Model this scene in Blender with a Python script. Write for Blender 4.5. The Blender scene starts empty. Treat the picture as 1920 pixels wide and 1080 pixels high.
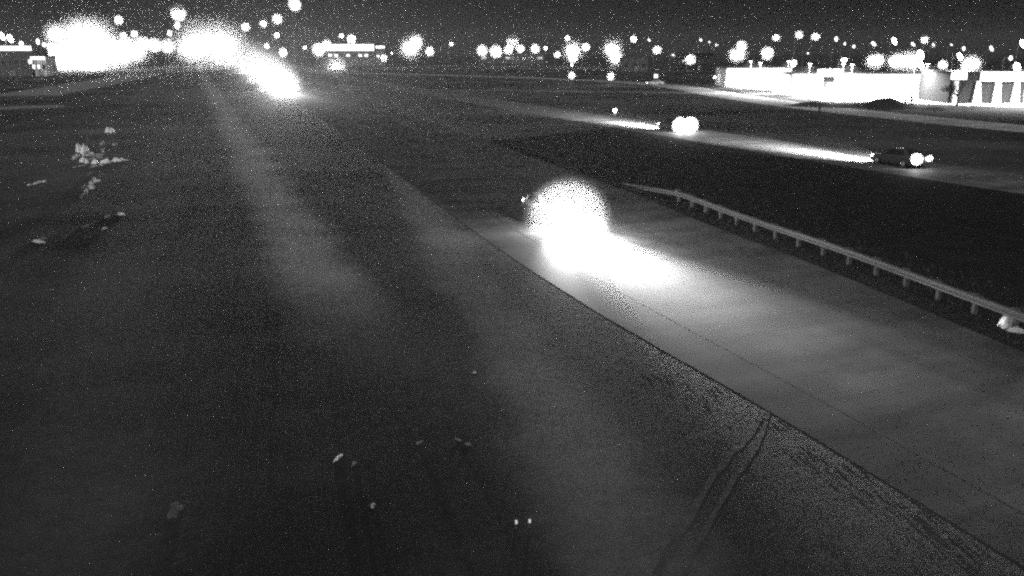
import bpy, bmesh, math, random
from mathutils import Vector, Matrix, noise as mnoise

random.seed(29)
scene = bpy.context.scene
COL = scene.collection
rad = math.radians

# ------------------------------------------------------------------ camera
F_PX, CAM_H, PITCH = 1663.0, 9.0, rad(15.0)
cam_data = bpy.data.cameras.new("camera")
cam_data.sensor_width = 36.0
cam_data.lens = 36.0 * F_PX / 1920.0
cam_data.clip_start, cam_data.clip_end = 0.1, 20000.0
cam = bpy.data.objects.new("camera", cam_data)
COL.objects.link(cam)
cam.location = (0, 0, CAM_H)
cam.rotation_euler = (rad(90) - PITCH, 0, 0)
cam_data.dof.use_dof = True                          # the dome camera is slightly out of focus
cam_data.dof.focus_distance = 4.0
cam_data.dof.aperture_fstop = 5.6
scene.camera = cam

# ------------------------------------------------------------------ night sky
world = bpy.data.worlds.new("World")
scene.world = world
world.use_nodes = True
wn, wl = world.node_tree.nodes, world.node_tree.links
wn.clear()
w_out = wn.new("ShaderNodeOutputWorld")
w_bg = wn.new("ShaderNodeBackground")
w_bw = wn.new("ShaderNodeRGBToBW")                 # the camera is monochrome
w_sky = wn.new("ShaderNodeTexSky")
w_sky.sky_type = 'NISHITA'
w_sky.sun_disc = False
w_sky.sun_elevation = rad(55)
w_sky.sun_rotation = rad(-70)
wl.new(w_sky.outputs[0], w_bw.inputs[0])
wl.new(w_bw.outputs[0], w_bg.inputs["Color"])
w_bg.inputs["Strength"].default_value = 0.0007
wl.new(w_bg.outputs[0], w_out.inputs["Surface"])

# ------------------------------------------------------------------ faint sky glow over the town (moonlight level)
moon_data = bpy.data.lights.new("moon", 'SUN')
moon_data.energy = 1.9
moon_data.angle = rad(110)
moon = bpy.data.objects.new("moon", moon_data)
COL.objects.link(moon)
moon.rotation_euler = (rad(50), 0, rad(-25))

# ------------------------------------------------------------------ exposure
scene.view_settings.view_transform = 'Standard'
scene.view_settings.look = 'None'
scene.view_settings.exposure = 0.0
scene.view_settings.gamma = 1.0
scene.view_settings.use_curve_mapping = False
cy = scene.cycles
cy.use_denoising = False                            # a noisy night camera
cy.use_adaptive_sampling = True
cy.adaptive_threshold = 0.045
cy.adaptive_min_samples = 16
cy.max_bounces = 3
cy.diffuse_bounces = 1
cy.glossy_bounces = 1
cy.volume_bounces = 0
cy.sample_clamp_indirect = 1.0
cy.sample_clamp_direct = 55.0
cy.pixel_filter_type = 'BLACKMAN_HARRIS'
cy.filter_width = 2.2

# ------------------------------------------------------------------ helpers
SP, CP = math.sin(PITCH), math.cos(PITCH)


def at(px, py, Y):
    """The point at distance Y (metres ahead) seen at photo pixel px, py."""
    dx, dy = px - 960.0, py - 540.0
    fwd = F_PX * CP - dy * SP
    down = F_PX * SP + dy * CP
    t = Y / fwd
    return Vector((dx * t, Y, CAM_H - down * t))


def gp(px, py, z=0.0):
    """The point at height z seen at photo pixel px, py."""
    dx, dy = px - 960.0, py - 540.0
    fwd = F_PX * CP - dy * SP
    down = F_PX * SP + dy * CP
    t = (CAM_H - z) / down
    return Vector((dx * t, fwd * t, z))


def px_size(n, p):
    """How many metres n photo pixels cover at point p."""
    zc = p.y * CP + (CAM_H - p.z) * SP
    return n * zc / F_PX


def tag(o, label=None, cat=None, group=None, kind=None):
    if label: o["label"] = label
    if cat: o["category"] = cat
    if group: o["group"] = group
    if kind: o["kind"] = kind
    return o


def empty(name, loc, rz=0.0):
    o = bpy.data.objects.new(name, None)
    o.empty_display_size = 0.2
    COL.objects.link(o)
    o.location = loc
    o.rotation_euler = (0, 0, rz)
    return o


class MB:
    """Collects verts and faces of one mesh."""
    def __init__(self):
        self.v, self.f = [], []

    def poly(self, pts):
        n = len(self.v)
        self.v += [tuple(p) for p in pts]
        self.f.append(tuple(range(n, n + len(pts))))

    def box(self, c, s, rz=0.0, taper=1.0):
        cx, cy_, cz = c
        hx, hy, hz = s[0] / 2, s[1] / 2, s[2] / 2
        ca, sa = math.cos(rz), math.sin(rz)
        n = len(self.v)
        for z, k in ((-hz, 1.0), (hz, taper)):
            for x, y in ((-hx, -hy), (hx, -hy), (hx, hy), (-hx, hy)):
                x, y = x * k, y * k
                self.v.append((cx + x * ca - y * sa, cy_ + x * sa + y * ca, cz + z))
        for q in ((0, 3, 2, 1), (4, 5, 6, 7), (0, 1, 5, 4), (1, 2, 6, 5), (2, 3, 7, 6), (3, 0, 4, 7)):
            self.f.append(tuple(n + i for i in q))

    def tube(self, pts, rads, seg=8, cap=True):
        pts = [Vector(p) for p in pts]
        n0 = len(self.v)
        m = len(pts)
        for i, p in enumerate(pts):
            d = (pts[min(i + 1, m - 1)] - pts[max(i - 1, 0)]).normalized()
            a = d.orthogonal().normalized() if abs(d.z) < 0.99 else Vector((1, 0, 0))
            if abs(d.z) < 0.99:
                a = d.cross(Vector((0, 0, 1))).normalized()
            b = d.cross(a).normalized()
            r = rads[i] if isinstance(rads, (list, tuple)) else rads
            for k in range(seg):
                an = 2 * math.pi * k / seg
                q = p + a * (r * math.cos(an)) + b * (r * math.sin(an))
                self.v.append(tuple(q))
        for i in range(m - 1):
            for k in range(seg):
                k2 = (k + 1) % seg
                self.f.append((n0 + i * seg + k, n0 + i * seg + k2, n0 + (i + 1) * seg + k2, n0 + (i + 1) * seg + k))
        if cap:
            self.f.append(tuple(n0 + k for k in range(seg))[::-1])
            self.f.append(tuple(n0 + (m - 1) * seg + k for k in range(seg)))

    def ball(self, c, r, seg=14, rings=8):
        rx, ry, rz = r if isinstance(r, (list, tuple)) else (r, r, r)
        n0 = len(self.v)
        self.v.append((c[0], c[1], c[2] + rz))
        for i in range(1, rings):
            th = math.pi * i / rings
            for k in range(seg):
                ph = 2 * math.pi * k / seg
                self.v.append((c[0] + rx * math.sin(th) * math.cos(ph), c[1] + ry * math.sin(th) * math.sin(ph), c[2] + rz * math.cos(th)))
        self.v.append((c[0], c[1], c[2] - rz))
        last = len(self.v) - 1
        for k in range(seg):
            k2 = (k + 1) % seg
            self.f.append((n0, n0 + 1 + k, n0 + 1 + k2))
            for i in range(rings - 2):
                a, b = n0 + 1 + i * seg, n0 + 1 + (i + 1) * seg
                self.f.append((a + k, b + k, b + k2, a + k2))
            a = n0 + 1 + (rings - 2) * seg
            self.f.append((a + k, last, a + k2))

    def mesh(self, name, smooth=False):
        me = bpy.data.meshes.new(name)
        me.from_pydata(self.v, [], self.f)
        me.update()
        if smooth:
            for p in me.polygons: p.use_smooth = True
        return me

    def build(self, name, mat, parent=None, smooth=False, bevel=0.0):
        me = self.mesh(name, smooth)
        me.materials.append(mat)
        o = bpy.data.objects.new(name, me)
        COL.objects.link(o)
        if parent is not None: o.parent = parent
        if bevel:
            b = o.modifiers.new("bevel", 'BEVEL')
            b.width, b.segments, b.limit_method = bevel, 2, 'ANGLE'
        return o


def light(name, kind, energy, loc, parent=None, size=0.1, rot=None, spot=None, blend=0.5):
    d = bpy.data.lights.new(name, kind)
    d.energy = energy
    d.shadow_soft_size = size
    if spot:
        d.spot_size, d.spot_blend = spot, blend
    o = bpy.data.objects.new(name, d)
    COL.objects.link(o)
    o.location = loc
    if rot: o.rotation_euler = rot
    if parent is not None: o.parent = parent
    return o


# ------------------------------------------------------------------ materials (grey: the camera is monochrome)
def mat(name, g, rough=0.7, var=0.25, scale=3.0, spec=0.3, bump=0.0, metal=0.0):
    m = bpy.data.materials.new(name)
    m.use_nodes = True
    nt = m.node_tree
    b = nt.nodes["Principled BSDF"]
    b.inputs["Roughness"].default_value = rough
    b.inputs["Metallic"].default_value = metal
    b.inputs["Specular IOR Level"].default_value = spec
    tc = nt.nodes.new("ShaderNodeTexCoord")
    n1 = nt.nodes.new("ShaderNodeTexNoise")
    n1.inputs["Scale"].default_value = scale
    n1.inputs["Detail"].default_value = 6
    n1.inputs["Roughness"].default_value = 0.65
    nt.links.new(tc.outputs["Object"], n1.inputs["Vector"])
    mr = nt.nodes.new("ShaderNodeMapRange")
    mr.inputs["From Min"].default_value, mr.inputs["From Max"].default_value = 0.25, 0.75
    mr.inputs["To Min"].default_value, mr.inputs["To Max"].default_value = g * (1 - var), g * (1 + var)
    nt.links.new(n1.outputs["Fac"], mr.inputs["Value"])
    nt.links.new(mr.outputs[0], b.inputs["Base Color"])
    if bump:
        bp = nt.nodes.new("ShaderNodeBump")
        bp.inputs["Strength"].default_value = bump
        bp.inputs["Distance"].default_value = 0.05
        nt.links.new(n1.outputs["Fac"], bp.inputs["Height"])
        nt.links.new(bp.outputs[0], b.inputs["Normal"])
    return m


def glow_mat(name, strength):
    m = bpy.data.materials.new(name)
    m.use_nodes = True
    nt = m.node_tree
    b = nt.nodes["Principled BSDF"]
    b.inputs["Base Color"].default_value = (0.8, 0.8, 0.8, 1)
    b.inputs["Emission Color"].default_value = (1, 1, 1, 1)
    b.inputs["Emission Strength"].default_value = strength
    m.cycles.emission_sampling = 'NONE'
    return m


def volume_mat(name, density, g=0.0):
    m = bpy.data.materials.new(name)
    m.use_nodes = True
    nt = m.node_tree
    nt.nodes.clear()
    out = nt.nodes.new("ShaderNodeOutputMaterial")
    v = nt.nodes.new("ShaderNodeVolumePrincipled")
    v.inputs["Color"].default_value = (0.95, 0.95, 0.95, 1)
    v.inputs["Density"].default_value = density
    v.inputs["Anisotropy"].default_value = g
    for k in ("Density Attribute", "Color Attribute", "Temperature Attribute"):
        v.inputs[k].default_value = ""
    m.cycles.homogeneous_volume = True
    m.cycles.volume_sampling = 'EQUIANGULAR'
    nt.links.new(v.outputs[0], out.inputs["Volume"])
    return m


M = {
    "metal": mat("galvanised_metal", 0.09, 0.45, 0.2, 5, 0.5, metal=0.3),
    "post": mat("weathered_post", 0.09, 0.8, 0.3, 6),
    "pole": mat("lamp_pole_metal", 0.25, 0.5, 0.15, 4),
    "lens": glow_mat("lamp_lens", 30.0),
    "lens_soft": glow_mat("small_lamp_lens", 3.0),
    "dim_glow": glow_mat("dim_emitter", 0.35),
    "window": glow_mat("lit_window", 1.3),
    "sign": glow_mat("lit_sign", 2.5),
    "paint_dark": mat("dark_car_paint", 0.05, 0.3, 0.1, 2, 0.5),
    "paint_white": mat("white_car_paint", 0.7, 0.3, 0.05, 2, 0.5),
    "paint_grey": mat("grey_car_paint", 0.2, 0.3, 0.1, 2, 0.5),
    "glass": mat("car_glass", 0.02, 0.08, 0.05, 2, 0.6),
    "tyre": mat("tyre_rubber", 0.025, 0.8, 0.1, 9),
    "rim": mat("wheel_rim", 0.45, 0.35, 0.1, 4, 0.5, metal=0.6),
    "black": mat("black_plastic", 0.02, 0.6, 0.1, 4),
    "snow": mat("old_snow", 0.88, 0.5, 0.25, 2.5, 0.4, bump=0.4),
    "snow_dirty": mat("dirty_snow", 0.5, 0.6, 0.4, 2.2, 0.3, bump=0.4),
    "snow_grey": mat("thin_grey_snow", 0.17, 0.7, 0.4, 2.2, 0.2, bump=0.3),
    "snow_film": mat("film_of_snow", 0.075, 0.8, 0.5, 2.2),
    "snow_film2": mat("grey_snow_film", 0.3, 0.8, 0.6, 1.6),
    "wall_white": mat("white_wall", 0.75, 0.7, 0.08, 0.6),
    "wall_grey": mat("grey_wall", 0.11, 0.8, 0.2, 0.6),
    "wall_dark": mat("dark_wall", 0.014, 0.8, 0.25, 0.6),
    "roof": mat("flat_roof", 0.1, 0.9, 0.2, 0.5),
    "bark": mat("bare_bark", 0.015, 0.9, 0.3, 8),
    "needle": mat("needle_foliage", 0.015, 0.9, 0.3, 8),
    "dry_grass": mat("dry_grass", 0.05, 0.9, 0.4, 1.3),
    "gravel": mat("pale_gravel", 0.06, 0.9, 0.4, 3),
    "pale_strip": mat("lit_ground_tone", 0.17, 0.9, 0.4, 0.3),
    "drain": mat("drain_concrete", 0.05, 0.85, 0.6, 2.5, bump=0.4),
    "berm": mat("berm_soil", 0.02, 0.95, 0.4, 1.2, bump=0.5),
    "lot": mat("lot_concrete", 0.5, 0.8, 0.15, 0.35),
    "kerb": mat("kerb_concrete", 0.45, 0.8, 0.2, 1.5),
}


# ------------------------------------------------------------------ ground material: dry grass and dirt with paler worn tracks
def ground_mat():
    m = bpy.data.materials.new("ground_soil")
    m.use_nodes = True
    nt = m.node_tree
    L, N = nt.links.new, nt.nodes.new
    b = nt.nodes["Principled BSDF"]
    b.inputs["Roughness"].default_value = 0.95
    b.inputs["Specular IOR Level"].default_value = 0.1
    geo = N("ShaderNodeNewGeometry")
    sep = N("ShaderNodeSeparateXYZ")
    L(geo.outputs["Position"], sep.inputs[0])

    def math_(op, a, c=None, d=None):
        n = N("ShaderNodeMath"); n.operation = op
        for i, q in enumerate((a, c, d)):
            if q is None: continue
            if isinstance(q, (int, float)): n.inputs[i].default_value = q
            else: L(q, n.inputs[i])
        return n.outputs[0]

    def noise_(scale, detail=5, rough=0.6):
        n = N("ShaderNodeTexNoise")
        n.inputs["Scale"].default_value = scale
        n.inputs["Detail"].default_value = detail
        n.inputs["Roughness"].default_value = rough
        L(geo.outputs["Position"], n.inputs["Vector"])
        return n.outputs["Fac"]

    big, mid, fine = noise_(0.035, 3), noise_(0.16, 4), noise_(2.2, 8, 0.75)
    wob = math_('MULTIPLY', math_('SUBTRACT', noise_(0.1, 4), 0.5), 4.0)

    def band(px, py, dirx, diry, half, soft):
        # distance from a line through (px, py) along (dirx, diry)
        l = math.hypot(dirx, diry); nx, ny = diry / l, -dirx / l
        d = math_('ADD', math_('MULTIPLY', math_('SUBTRACT', sep.outputs[0], px), nx),
                  math_('MULTIPLY', math_('SUBTRACT', sep.outputs[1], py), ny))
        d = math_('ABSOLUTE', math_('ADD', d, wob))
        mr = N("ShaderNodeMapRange"); mr.interpolation_type = 'SMOOTHERSTEP'
        L(d, mr.inputs["Value"])
        mr.inputs["From Min"].default_value, mr.inputs["From Max"].default_value = half, half + soft
        mr.inputs["To Min"].default_value, mr.inputs["To Max"].default_value = 1.0, 0.0
        return mr.outputs[0]

    t1 = band(-5.9, 29.3, -0.33, 0.94, 0.2, 2.6)
    t2 = band(1.2, 20.3, -0.2, 0.97, 0.1, 2.0)
    t3 = band(-13.5, 29.0, -0.33, 0.94, 0.1, 2.4)
    t4 = band(-22.0, 32.0, -0.33, 0.94, 0.3, 3.5)
    fade = N("ShaderNodeMapRange"); fade.interpolation_type = 'SMOOTHSTEP'
    L(sep.outputs[1], fade.inputs["Value"])
    fade.inputs["From Min"].default_value, fade.inputs["From Max"].default_value = 23.0, 38.0
    t1 = math_('MULTIPLY', t1, fade.outputs[0])
    base = math_('MULTIPLY_ADD', math_('SUBTRACT', big, 0.5), 0.55, 0.1)
    base = math_('ADD', base, math_('MULTIPLY', math_('SUBTRACT', mid, 0.5), 0.16))
    tr = math_('ADD', math_('ADD', math_('MULTIPLY', t1, 0.36), math_('MULTIPLY', t2, 0.17)),
               math_('ADD', math_('MULTIPLY', t3, 0.03), math_('MULTIPLY', t4, 0.04)))
    tr = math_('MULTIPLY', tr, math_('MULTIPLY_ADD', mid, 1.2, 0.4))
    alb = math_('ADD', base, tr)
    alb = math_('MULTIPLY', alb, math_('MULTIPLY_ADD', fine, 1.3, 0.35))
    alb = math_('MAXIMUM', math_("MULTIPLY", alb, 0.36), 0.016)
    L(alb, b.inputs["Base Color"])
    bp = N("ShaderNodeBump")
    bp.inputs["Strength"].default_value = 0.6
    bp.inputs["Distance"].default_value = 0.08
    L(fine, bp.inputs["Height"])
    L(bp.outputs[0], b.inputs["Normal"])
    return m


def pave_mat(name, g, joint=6.0, streak=0.3):
    """Worn concrete or asphalt in road coordinates (uv in metres): wheel wear along, joints across."""
    m = bpy.data.materials.new(name)
    m.use_nodes = True
    nt = m.node_tree
    L, N = nt.links.new, nt.nodes.new
    b = nt.nodes["Principled BSDF"]
    b.inputs["Roughness"].default_value = 0.75
    b.inputs["Specular IOR Level"].default_value = 0.25
    uv = N("ShaderNodeUVMap"); uv.uv_map = "road"
    mp = N("ShaderNodeMapping"); mp.inputs["Scale"].default_value = (0.9, 0.03, 1)
    L(uv.outputs[0], mp.inputs["Vector"])
    lanes = N("ShaderNodeTexNoise"); lanes.inputs["Scale"].default_value = 1.0; lanes.inputs["Detail"].default_value = 4
    L(mp.outputs[0], lanes.inputs["Vector"])
    mp2 = N("ShaderNodeMapping"); mp2.inputs["Scale"].default_value = (0.16, 0.42, 1); mp2.inputs["Rotation"].default_value = (0, 0, 0.25)
    L(uv.outputs[0], mp2.inputs["Vector"])
    blot = N("ShaderNodeTexNoise"); blot.inputs["Scale"].default_value = 1.0; blot.inputs["Detail"].default_value = 6; blot.inputs["Roughness"].default_value = 0.65
    L(mp2.outputs[0], blot.inputs["Vector"])
    fine = N("ShaderNodeTexNoise"); fine.inputs["Scale"].default_value = 9.0; fine.inputs["Detail"].default_value = 6
    L(uv.outputs[0], fine.inputs["Vector"])
    sep = N("ShaderNodeSeparateXYZ"); L(uv.outputs[0], sep.inputs[0])

    def math_(op, a, c=None, d=None):
        n = N("ShaderNodeMath"); n.operation = op
        for i, q in enumerate((a, c, d)):
            if q is None: continue
            if isinstance(q, (int, float)): n.inputs[i].default_value = q
            else: L(q, n.inputs[i])
        return n.outputs[0]
    fr = math_('FRACT', math_('DIVIDE', sep.outputs[1], joint))
    jt = math_('LESS_THAN', math_('ABSOLUTE', math_('SUBTRACT', fr, 0.5)), 0.012)
    a = math_('MULTIPLY_ADD', math_('SUBTRACT', lanes.outputs["Fac"], 0.5), 3.2 * streak, 1.0)
    a = math_('MULTIPLY', a, math_('MULTIPLY_ADD', math_('SUBTRACT', blot.outputs["Fac"], 0.5), 3.4, 1.0))
    a = math_('MULTIPLY', a, math_('MULTIPLY_ADD', math_('SUBTRACT', fine.outputs["Fac"], 0.5), 0.5, 1.0))
    a = math_('MULTIPLY', a, math_('MULTIPLY_ADD', jt, -0.16, 1.0))
    L(math_('MAXIMUM', math_('MULTIPLY', a, g), g * 0.25), b.inputs["Base Color"])
    return m


def strip(name, left, right, z, material, parent=None):
    """A road sheet between two polylines of ground points, with road uv in metres."""
    v, f, uvs = [], [], []
    s = 0.0
    n = len(left)
    COLS = 4
    for i in range(n):
        a, c = Vector((*left[i], z)), Vector((*right[i], z))
        if i: s += (a - Vector((*left[i - 1], z))).length
        for k in range(COLS + 1):
            v.append(tuple(a.lerp(c, k / COLS)))
            uvs.append(((c - a).length * k / COLS, s))
    for i in range(n - 1):
        for k in range(COLS):
            a = i * (COLS + 1) + k
            f.append((a, a + 1, a + COLS + 2, a + COLS + 1))
    me = bpy.data.meshes.new(name)
    me.from_pydata(v, [], f)
    ul = me.uv_layers.new(name="road")
    for lp in me.loops: ul.data[lp.index].uv = uvs[lp.vertex_index]
    me.update()
    me.materials.append(material)
    o = bpy.data.objects.new(name, me)
    COL.objects.link(o)
    if parent: o.parent = parent
    return o


def spline(pts, step=None, n=8):
    """Catmull-Rom through 2-D points."""
    P = [Vector((p[0], p[1])) for p in pts]
    P = [P[0] * 2 - P[1]] + P + [P[-1] * 2 - P[-2]]
    out = []
    for i in range(1, len(P) - 2):
        for k in range(n):
            t = k / n
            a, b, c, d = P[i - 1], P[i], P[i + 1], P[i + 2]
            out.append(0.5 * ((2 * b) + (c - a) * t + (2 * a - 5 * b + 4 * c - d) * t * t + (3 * b - a - 3 * c + d) * t ** 3))
    out.append(P[-2])
    return out


def offset(line, d):
    out = []
    for i, p in enumerate(line):
        t = (line[min(i + 1, len(line) - 1)] - line[max(i - 1, 0)]).normalized()
        out.append(p + Vector((t.y, -t.x)) * d)
    return out


# ------------------------------------------------------------------ SETTING: ground and roads
GM = ground_mat()
g = MB()
xs = [-3600, -1200, -400, -150, -60, -20, 0, 20, 60, 150, 400, 1200, 3600]
ys = [-60, 0, 20, 40, 60, 100, 160, 260, 420, 800, 1600, 3800]
for i in range(len(xs) - 1):
    for j in range(len(ys) - 1):
        g.poly([(xs[i], ys[j], 0), (xs[i + 1], ys[j], 0), (xs[i + 1], ys[j + 1], 0), (xs[i], ys[j + 1], 0)])
tag(g.build("ground", GM), kind="structure")

# the near road: left edge read along the verge, going away
near_left = spline([(13.2, 3), (8.74, 15.5), (6.62, 21.3), (4.16, 27.4), (2.4, 32), (-2.0, 45), (-14.4, 85), (-38, 160), (-71, 262), (-148, 500), (-300, 960)], n=10)
rail_line = spline([(22.2, 8), (18.4, 20), (16.55, 28), (14.25, 38), (12.1, 45.3), (9.5, 56.0), (7.6, 62.5)], n=12)


def rail_x(y):
    for a, b in zip(rail_line, rail_line[1:]):
        if a.y <= y <= b.y:
            return a.x + (b.x - a.x) * (y - a.y) / (b.y - a.y)
    return rail_line[0].x if y < rail_line[0].y else rail_line[-1].x - (y - rail_line[-1].y) * 0.31


off13 = offset(near_left, 13.0)
near_right = []
for p, q in zip(near_left, off13):
    if p.y < 80:
        y = max(8.0, min(90, p.y + 4.5))
        near_right.append(Vector((rail_x(y) - 1.25, y)))
    else:
        near_right.append(q)
ROADM = pave_mat("worn_concrete", 0.053, 5.5, 0.4)
ASPH = pave_mat("shoulder_asphalt", 0.046, 9.0, 0.35)
tag(strip("highway", near_left, near_right, 0.008, ROADM), kind="structure")
sh_r = [p.lerp(q, 0.17) for p, q in zip(near_left, near_right)]
KN = sum(1 for p in near_left if p.y < 62)
tag(strip("shoulder", near_left[:KN], sh_r[:KN], 0.012, ASPH), kind="structure")
seam_l = [p.lerp(q, 0.168) for p, q in zip(near_left, near_right)]
seam_r = [p.lerp(q, 0.177) for p, q in zip(near_left, near_right)]
tag(strip("road_seam", seam_l[:KN], seam_r[:KN], 0.016, mat("tar_seam", 0.04, 0.7, 0.3, 4)), kind="structure")

# dark ditch between the guardrail and the second carriageway
dl = [Vector((rail_x(y) - 1.2, y)) for y in (8, 14, 20, 28, 36, 45, 55, 65, 78, 92)]
dr = [Vector((p.x + 60, p.y + 12)) for p in dl]
far_c = spline([(58, 12), (46, 40), (38.3, 56), (31.6, 70.6), (19.0, 102.6), (8.0, 131), (-22, 212), (-62, 330), (-150, 610), (-270, 1000)], n=10)
fl, fr_ = offset(far_c, -4.2), offset(far_c, 4.2)
dr = [Vector((56, 8)), Vector((52, 16)), Vector((47.5, 24)), Vector((44.0, 33)), Vector((39.8, 43)), Vector((35.5, 52.5)), Vector((29.8, 64)), Vector((24.5, 76)), Vector((18.5, 92)), Vector((12.5, 107))]
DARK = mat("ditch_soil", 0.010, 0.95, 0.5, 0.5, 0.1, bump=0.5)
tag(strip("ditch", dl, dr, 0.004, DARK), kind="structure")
FARM = pave_mat("far_road_concrete", 0.09, 7.0, 0.3)
tag(strip("carriageway", fl, fr_, 0.012, FARM), kind="structure")

# frontage road beyond it
front_c = spline([(76, 60), (66, 92), (57, 118), (49, 150), (44.5, 190), (43, 225), (38, 252), (22, 285), (-11, 328), (-80, 385)], n=8)
tag(strip("frontage_road", offset(front_c, -4.5), offset(front_c, 4.5), 0.016, pave_mat("frontage_concrete", 0.29, 7.0, 0.25)), kind="structure")
# far-field road and ground strips, painted pale where lamps light the ground
for a, b, w in (((-75, 470), (60, 452), 7), ((-40, 215), (28, 205), 3.5), ((-52, 560), (10, 548), 6), (gp(40, 180)[:2], gp(270, 139)[:2], 14), (gp(-60, 206)[:2], gp(120, 199)[:2], 8), ((5, 205), (42, 198), 4), ((12, 235), (46, 228), 4)):
    ln = spline([a, ((a[0] + b[0]) / 2, (a[1] + b[1]) / 2 + 2), b], n=5)
    tag(strip("pale_strip", offset(ln, w / 2), offset(ln, -w / 2), 0.006, M["pale_strip"]), kind="structure")

# parking lot on the right, with a kerb
lot = MB()
lot_pts = [(57, 164), (66, 163.5), (74, 155), (96, 139), (140, 139), (170, 300), (66, 270), (54, 238), (61, 205)]
lot.poly([(x, y, 0.02) for x, y in lot_pts])
tag(lot.build("parking_lot", M["lot"]), kind="structure")

# berm in front of the lot
def bump2(x, y):
    h = 0.0
    for bx, by, sx, sy, hh in ((60.8, 146, 3.2, 3.0, 1.55), (56.6, 149, 4.5, 3.4, 0.55), (50.5, 152, 3.0, 3.0, 0.75), (66.5, 142, 1.6, 2, 0.5)):
        h += hh * math.exp(-((x - bx) / sx) ** 2 - ((y - by) / sy) ** 2)
    return h
bm_ = MB()
NX, NY = 60, 22
for j in range(NY + 1):
    for i in range(NX + 1):
        x, y = 40 + 36 * i / NX, 137 + 20 * j / NY
        h = bump2(x, y)
        h += 0.12 * min(1, h * 2) * mnoise.noise(Vector((x * 0.9, y * 0.9, 0)))
        bm_.v.append((x, y, h - 0.04))
for j in range(NY):
    for i in range(NX):
        a = j * (NX + 1) + i
        bm_.f.append((a, a + 1, a + NX + 2, a + NX + 1))
tag(bm_.build("berm", M["berm"], smooth=True), kind="structure")

# ------------------------------------------------------------------ GUARDRAIL
def arc_points(line, step):
    out, acc, d = [], 0.0, 0.0
    out.append((line[0], (line[1] - line[0]).normalized()))
    for a, b in zip(line, line[1:]):
        l = (b - a).length
        while acc + l >= step + d - 1e-9 and l > 0:
            t = (d + step - acc) / l
            p = a.lerp(b, t)
            out.append((p, (b - a).normalized()))
            d += step
        acc += l
    return out


gr = tag(empty("guardrail", (rail_line[0].x, rail_line[0].y, 0)), "long metal guardrail on posts along the right side of the near road", "guardrail")
G0 = Vector((rail_line[0].x, rail_line[0].y, 0))
prof = [(0.0, 0.45), (-0.06, 0.49), (-0.06, 0.54), (-0.005, 0.585), (-0.005, 0.615), (-0.06, 0.66), (-0.06, 0.71), (0.0, 0.76), (0.012, 0.755), (-0.045, 0.705), (0.012, 0.60), (-0.045, 0.495), (0.012, 0.455)]
rb = MB()
pts = [p for p, d in arc_points(rail_line, 0.95)]
for i, p in enumerate(pts):
    d = (pts[min(i + 1, len(pts) - 1)] - pts[max(i - 1, 0)]).normalized()
    nrm = Vector((d.y, -d.x))
    sink = 0.72 * max(0.0, min(1.0, (p.y - 53.0) / 9.0))        # turned down into the ground at its far end
    for o_, z in prof:
        q = p + nrm * (o_)
        rb.v.append((q.x - G0.x, q.y - G0.y, z - sink))
k = len(prof)
for i in range(len(pts) - 1):
    for j in range(k):
        j2 = (j + 1) % k
        rb.f.append((i * k + j, i * k + j2, (i + 1) * k + j2, (i + 1) * k + j))
rb.build("rail", M["metal"], gr)
pm = MB(); pm.box((0, 0, 0.37), (0.15, 0.15, 0.74)); pmesh = pm.mesh("post"); pmesh.materials.append(M["post"])
bmh = MB(); bmh.box((0, 0, 0.6), (0.17, 0.13, 0.34)); bmesh_ = bmh.mesh("blockout"); bmesh_.materials.append(M["post"])
for p, d in arc_points(rail_line, 1.905):
    if p.y > 54.5: continue
    nrm = Vector((d.y, -d.x))
    q = p + nrm * 0.25
    o = bpy.data.objects.new("post", pmesh); COL.objects.link(o); o.parent = gr
    o.location = (q.x - G0.x, q.y - G0.y, 0); o.rotation_euler.z = math.atan2(nrm.y, nrm.x)
    q = p + nrm * 0.1
    o = bpy.data.objects.new("blockout", bmesh_); COL.objects.link(o); o.parent = gr
    o.location = (q.x - G0.x, q.y - G0.y, 0); o.rotation_euler.z = math.atan2(nrm.y, nrm.x)


# ------------------------------------------------------------------ irregular lumps: snow remnants
def lump(name, loc, L_, W_, H_, ang, material, seed, rough=0.6, pieces=1):
    """A remnant of snow: one low mound, or several ragged fragments strung along its length."""
    b = MB()
    rnd = random.Random(seed)
    for n in range(pieces):
        if pieces == 1:
            ox, oy, l, w, h = 0, 0, L_, W_, H_
        else:
            ox = L_ * ((n + 0.5) / pieces - 0.5) + rnd.uniform(-0.15, 0.15) * L_ / pieces
            oy = rnd.uniform(-0.4, 0.4) * W_
            l, w, h = L_ / pieces * rnd.uniform(0.7, 1.7), W_ * rnd.uniform(0.3, 0.8), min(H_ * rnd.uniform(0.35, 1.0), 0.7 * W_)
        rings, seg = 4, 20
        sd = seed + n * 3.7
        n0 = len(b.v)
        b.v.append((ox, oy, h))
        for i in range(1, rings + 1):
            t = i / rings
            for s in range(seg):
                a = 2 * math.pi * s / seg
                r = t * (1 + rough * mnoise.noise(Vector((math.cos(a) * 1.9 + sd * 7.3, math.sin(a) * 1.9, sd))) * 1.6)
                z = h * (1 - t ** 2) * (1 + 0.6 * mnoise.noise(Vector((math.cos(a) * t * 3, math.sin(a) * t * 3, sd * 3.1))))
                b.v.append((ox + r * l / 2 * math.cos(a), oy + r * w / 2 * math.sin(a), max(z, 0.0) - (0.02 if i == rings else 0)))
        for s in range(seg):
            s2 = (s + 1) % seg
            b.f.append((n0, n0 + 1 + s, n0 + 1 + s2))
            for i in range(rings - 1):
                a, c = n0 + 1 + i * seg, n0 + 1 + (i + 1) * seg
                b.f.append((a + s, c + s, c + s2, a + s2))
    o = b.build(name, material, smooth=True)
    o.location = loc
    o.rotation_euler.z = ang
    return o


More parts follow.
